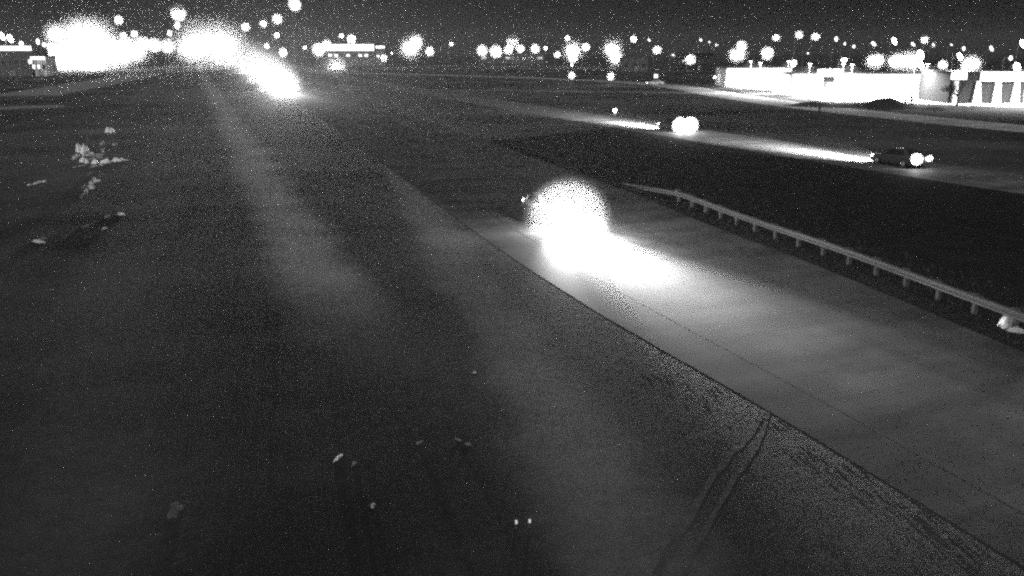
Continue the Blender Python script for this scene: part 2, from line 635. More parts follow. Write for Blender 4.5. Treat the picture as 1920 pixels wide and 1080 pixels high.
ROADANG = math.atan2(0.94, -0.33)
SNOW = [  # photo px, length m, width m, height m, turn from the road direction, material, label
    (155, 286, 2.2, 1.1, 1.1, 0.0, "snow", "bright heap of old snow at the top of the streaky patch on the left"),
    (208, 248, 2.6, 0.7, 0.8, 0.0, "snow", "small bright sliver of snow farthest along the left verge"),
    (192, 268, 4.0, 0.35, 0.08, 0.0, "snow_dirty", "thin dirty snow streak just below the farthest bright sliver"),
    (205, 304, 3.0, 1.1, 0.4, -0.9, "snow", "broad bright snow patch right of the snow heap"),
    (158, 304, 1.8, 0.5, 0.5, 0.3, "snow", "short bright snow scrap directly under the snow heap"),
    (147, 312, 1.5, 0.3, 0.1, -0.5, "snow_dirty", "thin level snow streak below left of the snow heap"),
    (144, 294, 4.0, 0.5, 0.25, 0.0, "snow_dirty", "slanting dirty snow streak left of the snow heap"),
    (180, 294, 5.0, 1.2, 0.12, -0.1, "snow_film2", "wide grey film of snow between the heap and the bright right patch"),
    (185, 310, 2.5, 0.6, 0.08, -0.4, "snow_dirty", "dirty snow strip under the wide grey film"),
    (170, 325, 3.0, 0.3, 0.08, 0.0, "snow_grey", "faint slanting snow streak in the middle of the left cluster"),
    (174, 343, 5.4, 0.6, 0.2, 0.0, "snow_dirty", "longest slanting snow streak in the lower half of the left cluster"),
    (158, 350, 2.5, 0.35, 0.08, 0.0, "snow_grey", "grey snow streak left of the longest streak"),
    (165, 262, 2.6, 0.28, 0.1, 0.0, "snow_grey", "faint snow streak above the snow heap"),
    (193, 283, 3.2, 0.3, 0.15, 0.1, "snow_dirty", "slanting streak of snow rising right of the snow heap to the farthest sliver"),
    (214, 272, 1.0, 0.4, 0.2, -0.3, "snow_dirty", "short bright scrap of snow above the broad right patch"),
    (224, 302, 1.8, 0.25, 0.1, -1.0, "snow_dirty", "thin level tail of snow at the right end of the broad right patch"),
    (166, 291, 1.6, 0.4, 0.3, -0.7, "snow", "bright scrap of snow touching the right foot of the snow heap"),
    (190, 328, 2.4, 0.5, 0.08, 0.0, "snow_grey", "grey film of snow under the broad right patch"),
    (163, 358, 2.6, 0.3, 0.1, 0.05, "snow_dirty", "snow streak just below the longest one"),
    (154, 367, 1.8, 0.4, 0.1, 0.1, "snow_grey", "lowest faint snow scrap of the left cluster"),
    (70, 344, 2.0, 0.22, 0.15, -0.45, "snow", "lone thin snow streak near the left edge of the view"),
    (227, 402, 0.9, 0.4, 0.12, 0.4, "snow_dirty", "small oval snow scrap below right of the cluster"),
    (202, 406, 0.8, 0.35, 0.1, 0.0, "snow_grey", "faint snow scrap left of the small oval one"),
    (196, 429, 0.5, 0.2, 0.08, -0.3, "snow_dirty", "tiny curved snow scrap under the two oval ones"),
    (161, 424, 0.6, 0.18, 0.06, -0.8, "snow_grey", "tiny faint snow scrap left of the curved one"),
    (71, 454, 0.9, 0.28, 0.12, 0.7, "snow_dirty", "small upright snow scrap at the left edge in the dark grass"),
    (81, 448, 0.6, 0.22, 0.08, -0.6, "snow_grey", "little snow crumb touching the scrap at the left edge"),
    (635, 859, 0.44, 0.07, 0.06, -0.7, "snow", "bright slim sliver of ice in the foreground grass"),
    (664, 870, 0.3, 0.1, 0.025, -0.5, "snow_grey", "dull snow crumb right of the bright slim sliver"),
    (700, 947, 0.26, 0.1, 0.025, -0.2, "snow_film2", "grey snow scrap in the foreground below the slim sliver"),
    (330, 957, 0.8, 0.3, 0.025, -0.15, "snow_film", "soft grey film of snow in the lower left foreground grass"),
    (890, 699, 0.13, 0.1, 0.05, 0.0, "snow_dirty", "tiny bright snow crumb in the middle of the dark field"),
    (860, 825, 0.2, 0.08, 0.03, 0.5, "snow_grey", "small snow crumb in the foreground centre, above the pair of reflectors"),
    (878, 833, 0.14, 0.1, 0.04, 0.2, "snow_grey", "faint crumb of snow just right of the small centre crumb"),
    (787, 830, 0.24, 0.09, 0.04, -0.9, "snow_grey", "faint thin scrap of snow left of the small centre crumb"),
]
for i, (px, py, L_, W_, H_, da, mk, lab) in enumerate(SNOW):
    tag(lump("snow_patch", gp(px, py), L_, W_, H_, ROADANG + da, M[mk], i + 1.37, pieces=1 if L_ < 1.0 else 2 + int(L_ * 1.3)), lab, "snow patch", "remnants of old snow on the grass")
# pale snow lump by the guardrail foot
p = gp(1890, 612)
tag(lump("snow_lump", (p.x, p.y, 0), 0.75, 0.5, 0.44, 0.5, M["snow"], 41.0, 0.3), "rounded pale lump of snow at the foot of the guardrail", "snow lump")
p = gp(1907, 622)
tag(lump("snow_lump", (p.x, p.y, 0), 0.6, 0.36, 0.16, -0.5, M["snow_dirty"], 43.0, 0.3), "low dirty lump of snow beside the rounded one under the guardrail", "snow lump")

# two small reflector studs in the foreground
for px, py, lab in ((968, 992, "left of two small reflector stubs in the foreground grass"), (993, 990, "right of two small reflector stubs in the foreground grass")):
    p = gp(px, py)
    r = tag(empty("reflector_stub", p), lab, "reflector", "reflector stubs in the grass")
    b = MB(); b.tube([(0, 0, 0), (0, 0, 0.22)], 0.025, 8); b.build("stub", M["post"], r)
    b = MB(); b.box((0, -0.03, 0.17), (0.045, 0.012, 0.075)); b.build("glowing_face", M["dim_glow"], r)  # face glows by itself in place of a reflected glint

# ------------------------------------------------------------------ CARS
def copy_tree(o, parent=None):
    c = o.copy(); COL.objects.link(c)
    c.parent = parent
    for ch in list(o.children): copy_tree(ch, c)
    return c


def loft(mb, rings):
    n0, k = len(mb.v), len(rings[0])
    for r in rings: mb.v += [tuple(p) for p in r]
    for i in range(len(rings) - 1):
        for j in range(k):
            j2 = (j + 1) % k
            mb.f.append((n0 + i * k + j, n0 + i * k + j2, n0 + (i + 1) * k + j2, n0 + (i + 1) * k + j))
    mb.f.append(tuple(n0 + j for j in range(k))[::-1])
    mb.f.append(tuple(n0 + (len(rings) - 1) * k + j for j in range(k)))


def make_car(paint, lab):
    """A saloon car, nose towards +X."""
    root = tag(empty("car", (0, 0, 0)), lab, "car", "cars on the roads")
    b = MB()
    rings = []
    for x, zb, zt, hw in ((-2.3, 0.45, 0.85, 0.72), (-2.22, 0.3, 0.95, 0.84), (-1.7, 0.24, 0.98, 0.9), (-0.8, 0.2, 0.96, 0.91), (0.4, 0.2, 0.95, 0.91), (1.1, 0.22, 0.9, 0.9), (1.8, 0.24, 0.8, 0.87), (2.2, 0.28, 0.68, 0.78), (2.32, 0.4, 0.58, 0.66)):
        h = zt - zb
        rings.append([(x, -hw * 0.9, zb), (x, hw * 0.9, zb), (x, hw, zb + h * 0.3), (x, hw, zb + h * 0.7), (x, hw * 0.9, zt - 0.02), (x, hw * 0.5, zt + 0.02), (x, -hw * 0.5, zt + 0.02), (x, -hw * 0.9, zt - 0.02), (x, -hw, zb + h * 0.7), (x, -hw, zb + h * 0.3)])
    loft(b, rings)
    body = b.build("body", paint, root, smooth=False, bevel=0.02)
    b = MB()
    rings = []
    for x, z0, z1, hw in ((-1.75, 0.94, 0.98, 0.74), (-1.1, 0.94, 1.38, 0.64), (-0.5, 0.94, 1.45, 0.62), (0.2, 0.94, 1.42, 0.62), (1.05, 0.92, 0.96, 0.72)):
        rings.append([(x, -0.82, z0), (x, 0.82, z0), (x, hw + 0.04, z1 - 0.06), (x, hw - 0.1, z1), (x, -hw + 0.1, z1), (x, -hw - 0.04, z1 - 0.06)])
    loft(b, rings)
    b.build("cabin", paint, root, bevel=0.015)
    b = MB(); b.poly([(1.0, -0.62, 0.985), (1.0, 0.62, 0.985), (0.25, 0.5, 1.405), (0.25, -0.5, 1.405)]); b.build("windscreen", M["glass"], root)
    b = MB(); b.poly([(-1.66, 0.6, 1.03), (-1.66, -0.6, 1.03), (-1.14, -0.48, 1.375), (-1.14, 0.48, 1.375)]); b.build("rear_window", M["glass"], root)
    for s in (-1, 1):
        for xa, xb, xc, xd in ((0.75, -0.3, -0.3, 0.22), (-0.38, -1.35, -1.05, -0.38)):
            b = MB()
            b.poly([(xa, s * 0.825, 0.99), (xb, s * 0.825, 0.99), (xc, s * 0.68, 1.36), (xd, s * 0.68, 1.36)])
            b.build("side_window", M["glass"], root)
        b = MB(); b.ball((0.62, s * 0.98, 1.0), (0.08, 0.11, 0.07), 10, 6); b.build("mirror", paint, root, True)
        for x in (-1.38, 1.42):
            b = MB(); b.tube([(x, s * 0.72, 0.32), (x, s * 0.93, 0.32)], 0.32, 20); w = b.build("wheel", M["tyre"], root)
            b = MB(); b.tube([(x, s * 0.925, 0.32), (x, s * 0.945, 0.32)], [0.2, 0.16], 14); b.build("rim", M["rim"], w)
        b = MB(); b.ball((2.2, s * 0.62, 0.62), (0.1, 0.16, 0.08), 12, 6); b.build("headlight", M["lens"], root, True)
        b = MB(); b.box((-2.28, s * 0.62, 0.78), (0.06, 0.3, 0.13)); b.build("tail_light", M["dim_glow"], root, bevel=0.01)
    b = MB(); b.box((2.31, 0, 0.5), (0.06, 0.8, 0.12)); b.build("grille", M["black"], root)
    b = MB(); b.box((-2.31, 0, 0.6), (0.03, 0.32, 0.14)); b.build("number_plate", M["wall_white"], root)
    return root


car_dark = make_car(M["paint_dark"], "dark car driving away along the far carriageway on the right, nearest to the view")
car_grey = make_car(M["paint_grey"], "grey oncoming car lost in its own headlight glare on the near road")
car_white = make_car(M["paint_white"], "white car parked under the lit fascia between two solid cones of wall light")


def soft_bloom(density):
    """Stand-in for lens bloom that thins out smoothly from the middle of its puff to the rim."""
    m = volume_mat("bloom_mist", density)
    m.cycles.homogeneous_volume = False
    nt = m.node_tree
    L, N = nt.links.new, nt.nodes.new
    v = next(n for n in nt.nodes if n.type == 'PRINCIPLED_VOLUME')
    tc = N("ShaderNodeTexCoord")
    ln = N("ShaderNodeVectorMath"); ln.operation = 'LENGTH'
    L(tc.outputs["Object"], ln.inputs[0])
    sq = N("ShaderNodeMath"); sq.operation = 'MULTIPLY'
    L(ln.outputs["Value"], sq.inputs[0]); L(ln.outputs["Value"], sq.inputs[1])
    iv = N("ShaderNodeMath"); iv.operation = 'SUBTRACT'; iv.use_clamp = True
    iv.inputs[0].default_value = 1.0; L(sq.outputs[0], iv.inputs[1])
    pw = N("ShaderNodeMath"); pw.operation = 'POWER'; pw.inputs[1].default_value = 3.0
    L(iv.outputs[0], pw.inputs[0])
    sc = N("ShaderNodeMath"); sc.operation = 'MULTIPLY'; sc.inputs[1].default_value = density
    L(pw.outputs[0], sc.inputs[0]); L(sc.outputs[0], v.inputs["Density"])
    return m


def halo(parent, loc, R, tau=1.2, name="bloom_puff", shape=(1, 1, 1), soft=False):
    """An added puff carrying lens bloom as lit mist round a lamp: R metres, optical depth tau across."""
    b = MB(); b.ball((0, 0, 0), 1.0, 20, 12)
    k = 2.0 if soft else 1.0
    o = b.build(name, soft_bloom(tau / (2 * R)) if soft else volume_mat("bloom_mist", tau / (2 * R)), parent, True)
    o.location = loc
    o.scale = (R * k * shape[0], R * k * shape[1], R * k * shape[2])
    return o


KP = 500.0           # lamp power per square metre of mist radius


def lamp_power(R):
    return KP * min(R, 2.6) ** 2


def place_car(src, pos, heading, lab, first=False):
    r = src if first else copy_tree(src)
    r["label"] = lab
    r.location = (pos.x, pos.y, 0.012)
    r.rotation_euler.z = math.atan2(heading[1], heading[0])
    return r


def beam_lamp(name, power, loc, root, pitch, spread):
    """The two headlamps' joint beam: a wide narrow-spread lamp pointing ahead and a little down."""
    o = light(name, 'AREA', power, loc, root)
    o.data.shape, o.data.size, o.data.size_y, o.data.spread = 'RECTANGLE', 0.14, 1.3, rad(spread)
    o.rotation_euler = (0, rad(-(90 - pitch)), 0)
    return o


def beams(root, spot_w, point_w, R, pitch=9.0, cone=34, tau=1.2, fx=2.55, long_w=0, long_pitch=4.0, long_cone=7.0):
    beam_lamp("headlamp_beam", spot_w, (2.42, 0, 0.66), root, pitch, cone)
    if long_w: beam_lamp("headlamp_long_beam", long_w, (2.46, 0, 0.68), root, long_pitch, long_cone)
    if point_w: light("bloom_fill_light", 'POINT', point_w, (fx + 0.9, -0.25, 0.9), root, 0.15)  # added lamp ahead of the nose, feeds the bloom puff
    if R:
        halo(root, (fx + 0.9, -0.25, 0.45), R, tau, soft=True)


# oncoming car in the middle of the picture
RD = Vector((0.31, -0.95)).normalized()
p = gp(1062, 402, 0.75)
front = Vector((p.x, p.y)) - RD * 2.6
c = place_car(car_grey, front, RD, car_grey["label"], True)
beams(c, 3600, 6500, 1.32, pitch=19, cone=66, long_w=5600, long_pitch=6, long_cone=30, tau=1.5)

# stream of oncoming cars far up the same road
STREAM = [(527, 161, 3.3, "nearest car of the glaring stream coming down the near road on the left"),
          (507, 147, 5.2, "second car of the glaring oncoming stream on the left"),
          (482, 132, 7.6, "third car of the glaring oncoming stream on the left"),
          (456, 118, 10.5, "fourth car of the glaring oncoming stream on the left"),
          (430, 106, 12.5, "farthest car of the glaring oncoming stream on the left")]
for i, (px, py, R, lab) in enumerate(STREAM):
    p = gp(px, py + 3, 0.75)
    if p.y > 620: p = at(px, py, 620.0)
    c = place_car(car_grey, Vector((p.x, p.y)) - RD * 2.6, RD, lab)
    beams(c, 7000, lamp_power(R) * 9, R, pitch=12, cone=70, long_w=5000, long_pitch=5, long_cone=22)

# two cars driving away on the far carriageway
for px, py, lab, src, first, halos, bw in (
        (1284, 235, "dark car driving away on the far carriageway with two merged tail lights", car_dark, False, ((-1, 0.95, 900), (1, 0.95, 900)), 2500),
        (1729, 298, car_dark["label"], car_dark, True, ((1, 0.5, 900), (-1, 0.26, 900)), 2500)):
    p = gp(px, py, 0.8)
    hd = Vector((-0.375, 0.927))
    c = place_car(src, Vector((p.x, p.y)) + hd * 2.35, hd, lab, first)
    beams(c, bw, 0, 0, pitch=15, cone=84, long_w=6500, long_pitch=6, long_cone=34)
    for s, R, kp in halos:
        light("tail_lamp_glow", 'POINT', kp * R * R, (-2.42, s * 0.66, 0.8), c, 0.05)
        halo(c, (-2.45, s * 0.66, 0.8), R, 1.2)

# a far oncoming car by itself
for px, py, R, lab in ((632, 126, 3.9, "lone far oncoming car whose lights make one round white spot below the lit store"),):
    p = gp(px, py, 0.75)
    hd = (Vector((0, 0)) - Vector((p.x, p.y))).normalized()
    c = place_car(car_grey, Vector((p.x, p.y)) - hd * 2.6, hd, lab)
    beams(c, 800, lamp_power(R) * 2, R, cone=30)


# ------------------------------------------------------------------ LAMPS
LR = random.Random(8)
def make_lamp(p, R, lab, style="street", shape=(1, 1, 1), power=1.0, dim=False, grp="street lamps and lot lights in the town"):
    """A lamp whose lens is at p; R is the radius of the mist added as its bloom."""
    base = Vector((p.x, p.y, 0))
    names = {"street": "street_lamp", "mast": "mast_lamp", "post": "post_lamp", "flood": "floodlight"}
    cats = {"street": "street lamp", "mast": "mast lamp", "post": "post lamp", "flood": "floodlight"}
    r = tag(empty(names[style], base), lab, cats[style], grp)
    z = p.z
    lk = 0.5 if R >= 1.05 else 0.8
    b = MB()
    if style == "street":
        b.tube([(-1.6, 0, 0), (-1.6, 0, z - 0.6), (-1.35, 0, z + 0.1), (-0.35, 0, z + 0.22)], [0.12, 0.08, 0.06, 0.05], 8)
        b.build("pole", M["pole"], r)
        b = MB(); b.box((0, 0, z + 0.22), (0.9, 0.4, 0.14)); b.build("lamp_head", M["pole"], r, bevel=0.03)
        b = MB(); sk = LR.uniform(-0.9, 0.2) if p.x > 30 else LR.uniform(-0.4, 0.6); kx = LR.uniform(0.7, 1.15)
        b.ball((0, 0, z + 0.06 - 0.1 * R), (max(0.4, R * lk), max(0.2, R * lk), max(0.12, R * lk * 0.9 * shape[2])), 14, 8)  # lens enlarged with R to form the white core of its bloom
        b.v = [(x * kx + sk * (q - z), y, q) for x, y, q in b.v]
        b.build("lens", M["lens_soft" if dim else "lens"], r, True)
    elif style == "mast":
        b.tube([(0, 0, 0), (0, 0, z + 0.4)], [0.22, 0.1], 10); b.build("pole", M["pole"], r)
        b = MB(); b.tube([(0, 0, z + 0.3), (0, 0, z + 0.42)], 0.85, 16); b.build("lamp_ring", M["pole"], r)
        for k in range(6):
            a = k * math.pi / 3
            b = MB(); b.ball((0.75 * math.cos(a), 0.75 * math.sin(a), z + 0.14), (0.22, 0.22, 0.18), 10, 6); b.build("lens", M["lens"], r, True)
    elif style == "post":
        b.tube([(0, 0, 0), (0, 0, max(0.3, z - 0.22))], [0.06, 0.05], 8); b.build("pole", M["pole"], r)
        b = MB(); b.ball((0, 0, z), (0.22, 0.22, 0.24), 12, 8); b.build("lens", M["lens"], r, True)
        b = MB(); b.tube([(0, 0, z + 0.2), (0, 0, z + 0.3)], [0.2, 0.05], 10); b.build("cap", M["pole"], r)
    else:
        b.tube([(0, 0, 0), (0, 0, z - 0.3)], [0.14, 0.09], 8); b.build("pole", M["pole"], r)
        b = MB(); b.box((0, 0, z - 0.25), (2.2, 0.12, 0.12)); b.build("crossarm", M["pole"], r)
        for x in (-0.8, 0.8):
            b = MB(); b.box((x, 0, z + 0.12), (0.6, 0.35, 0.5)); b.build("lamp_head", M["pole"], r, bevel=0.04)
            b = MB(); b.ball((x * max(1, R * 0.25), -0.2, z + 0.1 - 0.1 * R), (max(0.26, R * 0.5), max(0.08, R * 0.3), max(0.2, R * 0.48)), 16, 10); b.build("lens", M["lens"], r, True)  # oversized as well, the bloom put into the lens shape
    if R < 1.05: return r
    light("bulb", 'POINT', lamp_power(R) * power, (0, -0.35, z - 0.25), r, 0.15)
    halo(r, (0, -0.35, z - 0.2), R, 1.2, shape=shape, soft=(style == 'flood'))
    return r


LAMPS = [  # px, py, blob diameter px, distance m, style, label, vertical stretch
    (553, 8, 24, 430, "street", "highest lamp of the row climbing to the upper left, cut by the top edge", 1),
    (520, 35, 19, 440, "street", "second highest lamp of the row climbing beside the oncoming glare", 1),
    (494, 44, 14, 450, "street", "third lamp down in the row climbing beside the oncoming glare", 1),
    (461, 50, 16, 460, "street", "lowest lamp of the row, just above the oncoming glare", 1),
    (519, 66, 9, 330, "street", "small dim lamp tucked under the climbing row of lamps", 1),
    (335, 23, 27, 300, "mast", "tall bright mast lamp standing alone above the left glare", 1.2),
    (333, 47, 12, 420, "street", "lamp directly beneath the tall lone mast lamp", 1.3),
    (223, 37, 16, 320, "street", "lone teardrop lamp above and right of the floodlit building", 1.2),
    (4, 68, 9, 300, "street", "lamp cut by the left edge of the view", 1.8),
    (19, 72, 10, 300, "street", "pointed lamp beside the one cut by the left edge", 1.7),
    (40, 82, 8, 330, "street", "small pointed lamp above the lit strip at far left", 1.5),
    (71, 78, 8, 330, "street", "pointed lamp at the right end of the far left strip", 1.7),
    (83, 84, 7, 330, "street", "small dim lamp squeezed between the strip and floodlit building", 1.5),
    (105, 63, 30, 380, "flood", "big floodlight at the left corner of the floodlit building", 1),
    (150, 66, 50, 390, "flood", "big floodlight over the middle of the floodlit building", 1),
    (178, 68, 52, 400, "flood", "big floodlight at the right corner of the floodlit building", 1),
    (122, 108, 48, 400, "flood", "low floodlight at the lower left of the floodlit building", 1),
    (172, 110, 50, 400, "flood", "low floodlight at the lower right of the floodlit building", 1),
    (226, 104, 40, 430, "flood", "added low floodlight right of the warehouse, under the white band", 0.9),  # this and the next two are added to fill out white glare
    (254, 96, 34, 450, "flood", "added low floodlight under the middle of the white band", 0.9),
    (136, 88, 54, 400, "flood", "added broad floodlight in the heart of the left warehouse glare", 1),
    (212, 88, 40, 430, "flood", "floodlight just right of the floodlit building", 1),
    (240, 86, 34, 450, "street", "lamp second right of the floodlit building", 1),
    (232, 66, 13, 420, "street", "upper small lamp right of the floodlit building", 1),
    (252, 63, 13, 430, "street", "right neighbour of the upper small lamp, over the white band", 1),
    (268, 82, 28, 480, "street", "lamp in the middle of the white band left of the oncoming glare", 1),
    (290, 84, 27, 520, "street", "lamp on the right of the white band, second before the glare", 1),
    (314, 86, 28, 560, "street", "last lamp of the white band before the oncoming glare", 1),
    (318, 62, 9, 520, "street", "small lamp standing over the last lamp of the white band", 1.3),
    (375, 82, 62, 500, "flood", "added large floodlight at the left end of the oncoming glare", 1),  # three added floodlights from here stand in for far headlight glare
    (416, 84, 66, 460, "flood", "added large floodlight above the middle of the oncoming glare", 1),
    (352, 88, 38, 520, "flood", "added floodlight low at the left tip of the oncoming glare", 1),
    (500, 86, 10, 520, "street", "small lamp right of the oncoming glare, level with the horizon", 1),
    (531, 98, 15, 520, "street", "soft lamp between the oncoming glare and the lit store", 1.3),
    (572, 89, 9, 600, "street", "small flat lamp at the left end of the lit store", 0.7),
    (598, 93, 26, 560, "street", "largest lamp on the left half of the lit store", 1),
    (613, 84, 20, 560, "street", "lamp on the upper left of the lit store", 1),
    (640, 67, 9, 560, "street", "small starry lamp above the lit store", 1),
    (659, 73, 18, 560, "street", "round lamp above the right half of the lit store", 1),
    (720, 108, 13, 480, "post", "small crisp lamp low on the right of the lit store", 1),
    (735, 100, 5, 520, "post", "tiny lamp just above the small crisp low lamp", 1),
    (769, 90, 30, 520, "flood", "broad lamp of the pair right of the lit store", 1),
    (781, 78, 20, 520, "flood", "upper lamp leaning right over the broad one", 1.2),
    (806, 96, 17, 540, "street", "medium lamp right of the broad pair", 1.1),
    (846, 82, 10, 600, "street", "small flat lamp alone in the dark right of the broad pair", 0.6),
    (904, 94, 21, 520, "street", "left lamp of the bright bunch in the middle of the horizon", 1),
    (930, 96, 24, 520, "street", "second lamp of the bright bunch in the middle of the horizon", 1),
    (961, 77, 23, 540, "mast", "tallest lamp of the bright bunch in the middle of the horizon", 1.1),
    (953, 93, 17, 540, "street", "lamp under the left side of the tallest bunch lamp", 1),
    (976, 91, 17, 540, "street", "lamp under the right side of the tallest bunch lamp", 0.9),
    (1003, 91, 18, 560, "street", "round lamp right of the bright bunch", 1),
    (1023, 90, 9, 600, "street", "dim lamp right of the round lamp beside the bunch", 0.7),
    (1045, 102, 13, 520, "street", "low round lamp between the bunch and the tall white column", 1),
    (1064, 71, 11, 520, "street", "small lamp floating above the tall white column", 1),
    (1074, 94, 28, 500, "flood", "upper part lamp of the tall white column", 1),
    (1074, 108, 19, 480, "street", "lower lamp of the tall white column", 1.1),
    (1098, 88, 16, 520, "street", "lamp touching the tall white column on its right", 1),
    (1072, 122, 9, 300, "post", "small dim post lamp under the tall white column", 1),
    (1072, 140, 13, 260, "post", "crisp low post lamp farther under the tall white column", 1),
    (1148, 92, 28, 480, "flood", "upper big lamp of the leaning white column", 1),
    (1155, 108, 22, 460, "flood", "lower big lamp of the leaning white column", 1.2),
    (1145, 141, 15, 250, "post", "crisp low post lamp below the leaning white column", 1.1),
    (1188, 73, 13, 520, "street", "small round lamp up right of the leaning white column", 1),
    (1217, 75, 6, 540, "street", "tiny lamp right of the small round upper lamp", 1),
    (1232, 93, 18, 480, "street", "round lamp alone right of the leaning column", 0.9),
    (1262, 103, 7, 520, "street", "dim small lamp between two round lamps", 1.2),
    (1280, 102, 9, 500, "street", "small lamp touching a round lamp on its left", 1),
    (1294, 111, 20, 420, "street", "round lamp before the dark gap left of the lit storefront", 1),
    (1314, 75, 6, 540, "street", "tiny upper lamp, first of three before the storefront", 1),
    (1330, 79, 5, 560, "street", "tiny flat lamp, second of three before the storefront", 0.6),
    (1343, 84, 7, 540, "street", "tiny lamp, third of three before the storefront", 1),
    (1340, 145, 5, 240, "post", "tiny low lamp just left of the lit storefront", 0.7),
    (1390, 86, 20, 360, "street", "upper lamp of the lumpy pair over the storefront", 1.1),
    (1382, 102, 26, 350, "flood", "wide lower lamp of the lumpy pair over the storefront", 0.8),
    (1438, 99, 25, 350, "street", "single round lamp over the right part of the storefront", 1),
    (1455, 70, 17, 420, "street", "flat oval lamp high over the storefront", 0.7),
    (1498, 65, 15, 420, "street", "round lamp high in the dark sky, second from the flat oval", 1),
    (1529, 68, 17, 420, "street", "lumpy lamp high in the dark sky, third from the flat oval", 0.8),
    (1568, 73, 7, 450, "street", "small slanted lamp right of the three high lamps", 1.6),
    (1584, 82, 5, 450, "street", "tiny faint lamp right of the small slanted lamp", 1.2),
    (1601, 87, 6, 450, "street", "tiny lamp at the end of the descending row in the dark", 1.2),
    (1515, 100, 4, 300, "street", "pinpoint lamp over the lit lot", 1),
    (1488, 119, 9, 220, "street", "drop shaped lamp rising from the lit lot beside the storefront", 1.6),
    (1583, 112, 12, 260, "street", "small flat lamp over the middle of the lit lot", 0.6),
    (1638, 82, 7, 420, "street", "small slanted lamp in the sky above the lot's half dome lamp", 1.5),
    (1641, 113, 26, 230, "flood", "half dome lamp above the long lit facade", 0.85),
    (1677, 77, 9, 360, "street", "arrow shaped lamp high above the lot", 1.7),
    (1679, 114, 20, 220, "flood", "left lamp of the big merged pair over the facade", 1.2),
    (1703, 114, 28, 220, "flood", "right lamp of the big merged pair over the facade", 1),
    (1726, 103, 12, 220, "street", "tall narrow lamp against the right side of the merged pair", 1.8),
    (1727, 122, 12, 220, "street", "lower narrow lamp against the right side of the merged pair", 1.3),
    (1712, 83, 6, 420, "street", "tiny slanted lamp left of the high round lamp on the right", 1.5),
    (1733, 73, 14, 400, "mast", "high round lamp above the right half of the lot", 1.3),
    (1750, 84, 8, 420, "street", "small slanted lamp right of the high round lamp", 1.6),
    (1784, 84, 4, 450, "street", "faintest pinpoint lamp in the right sky", 1),
    (1807, 91, 6, 420, "street", "small slanted lamp above the bare tree's right side", 1.6),
    (1859, 91, 7, 400, "street", "lone slanted lamp in the dark right sky", 1.8),
    (1767, 121, 18, 200, "street", "bullet shaped lamp right of the long facade", 1.15),
    (1800, 106, 11, 210, "street", "upper left tip lamp of the burst above the right fascia", 1.5),
    (1820, 119, 26, 200, "flood", "big ragged lamp above the right fascia", 0.95),
    (1895, 109, 6, 210, "street", "small slanted lamp at the right edge above the fascia", 1.8),
    (1907, 126, 16, 190, "street", "bullet shaped lamp over the right end of the fascia", 1.3),
    (1918, 82, 10, 300, "street", "lamp cut by the right edge of the view", 1.8),
    (1153, 207, 8, 138, "post", "single small marker lamp on the grass beside the far carriageway", 1),
]
for px, py, d, Y, st, lab, vs in LAMPS:
    p = at(px, py, Y)
    if p.z < 0.5:
        p = gp(px, py, 0.5)
    R = max(px_size(d, p) / 2 * 1.08, 0.12)
    make_lamp(p, R, lab, st, (1, 1, vs), dim=d < 9)

# ------------------------------------------------------------------ BUILDINGS
def facade(name, lab, pxl, pxr, pyt, pyb, Y, depth, wallm, roofm=None, windows=0, doors=1, band=None, lit=0.45, winm="window"):
    """A low building with its front towards the camera; windows and doors are built into it."""
    a, b_ = at(pxl, pyb, Y), at(pxr, pyb, Y)
    top = at(pxl, pyt, Y).z
    w = b_.x - a.x
    cx = (a.x + b_.x) / 2
    r = tag(empty(name, (cx, Y, 0)), lab, "building")
    m = MB(); m.box((0, depth / 2, top / 2), (w, depth, top)); m.build("wall", wallm, r)
    m = MB(); m.box((0, depth / 2, top + 0.12), (w + 0.5, depth + 0.5, 0.24)); m.build("roof", roofm or M["roof"], r)
    n = windows
    wr = random.Random(lab)
    for i in range(n):
        x = -w / 2 + w * (i + 0.5) / n
        ww, hh = w / n * 0.62, min(1.6, top * 0.4)
        f = MB(); f.box((x, -0.06, top * 0.48), (ww, 0.12, hh)); fr0 = f.build("window", M["pole"], r)
        f = MB(); f.box((x, -0.125, top * 0.48), (ww - 0.16, 0.02, hh - 0.16)); f.build("pane", M[winm if wr.random() < lit else "glass"], fr0)
    for i in range(doors):
        x = w * (0.12 + 0.3 * i) if n else 0
        f = MB(); f.box((x - w * 0.06, -0.07, 1.1), (1.2, 0.14, 2.2)); dd = f.build("door", M["pole"], r)
        f = MB(); f.box((x - w * 0.06 + 0.45, -0.17, 1.05), (0.05, 0.06, 0.25)); f.build("handle", M["metal"], dd)
    if band:
        f = MB(); f.box((0, -0.1, top - band / 2 - 0.1), (w * 0.96, 0.2, band)); f.build("lit_fascia", M["sign"], r)
    return r


# left: floodlit building and neighbours
fb = facade("warehouse", "floodlit white warehouse swallowed by glare at the far left", 95, 198, 82, 128, 440, 16, M["wall_white"], None, 6, 2, 2.2)
for x in (-10, -3, 4, 11):
    wf = light("wall_flood", 'AREA', 9000, (x, -9, 11), fb, rot=(rad(52), 0, 0))
    wf.data.size, wf.data.spread = 0.8, rad(150)
facade("shop", "low lit shop at the left edge below the pointed lamps", -30, 62, 86, 104, 330, 10, M["wall_grey"], None, 7, 1, 1.5)
facade("shed", "small lit shed between the far left shop and the warehouse", 58, 86, 106, 118, 330, 8, M["wall_white"], None, 3, 1, 0.9)
facade("store", "long lit store with bright fascia left of centre on the horizon", 603, 704, 83, 118, 560, 14, M["wall_grey"], None, 9, 2, 3.6)
facade("garage", "low grey garage at the right of the long lit store", 705, 722, 86, 112, 560, 12, M["wall_grey"], None, 2, 1, 1.2)
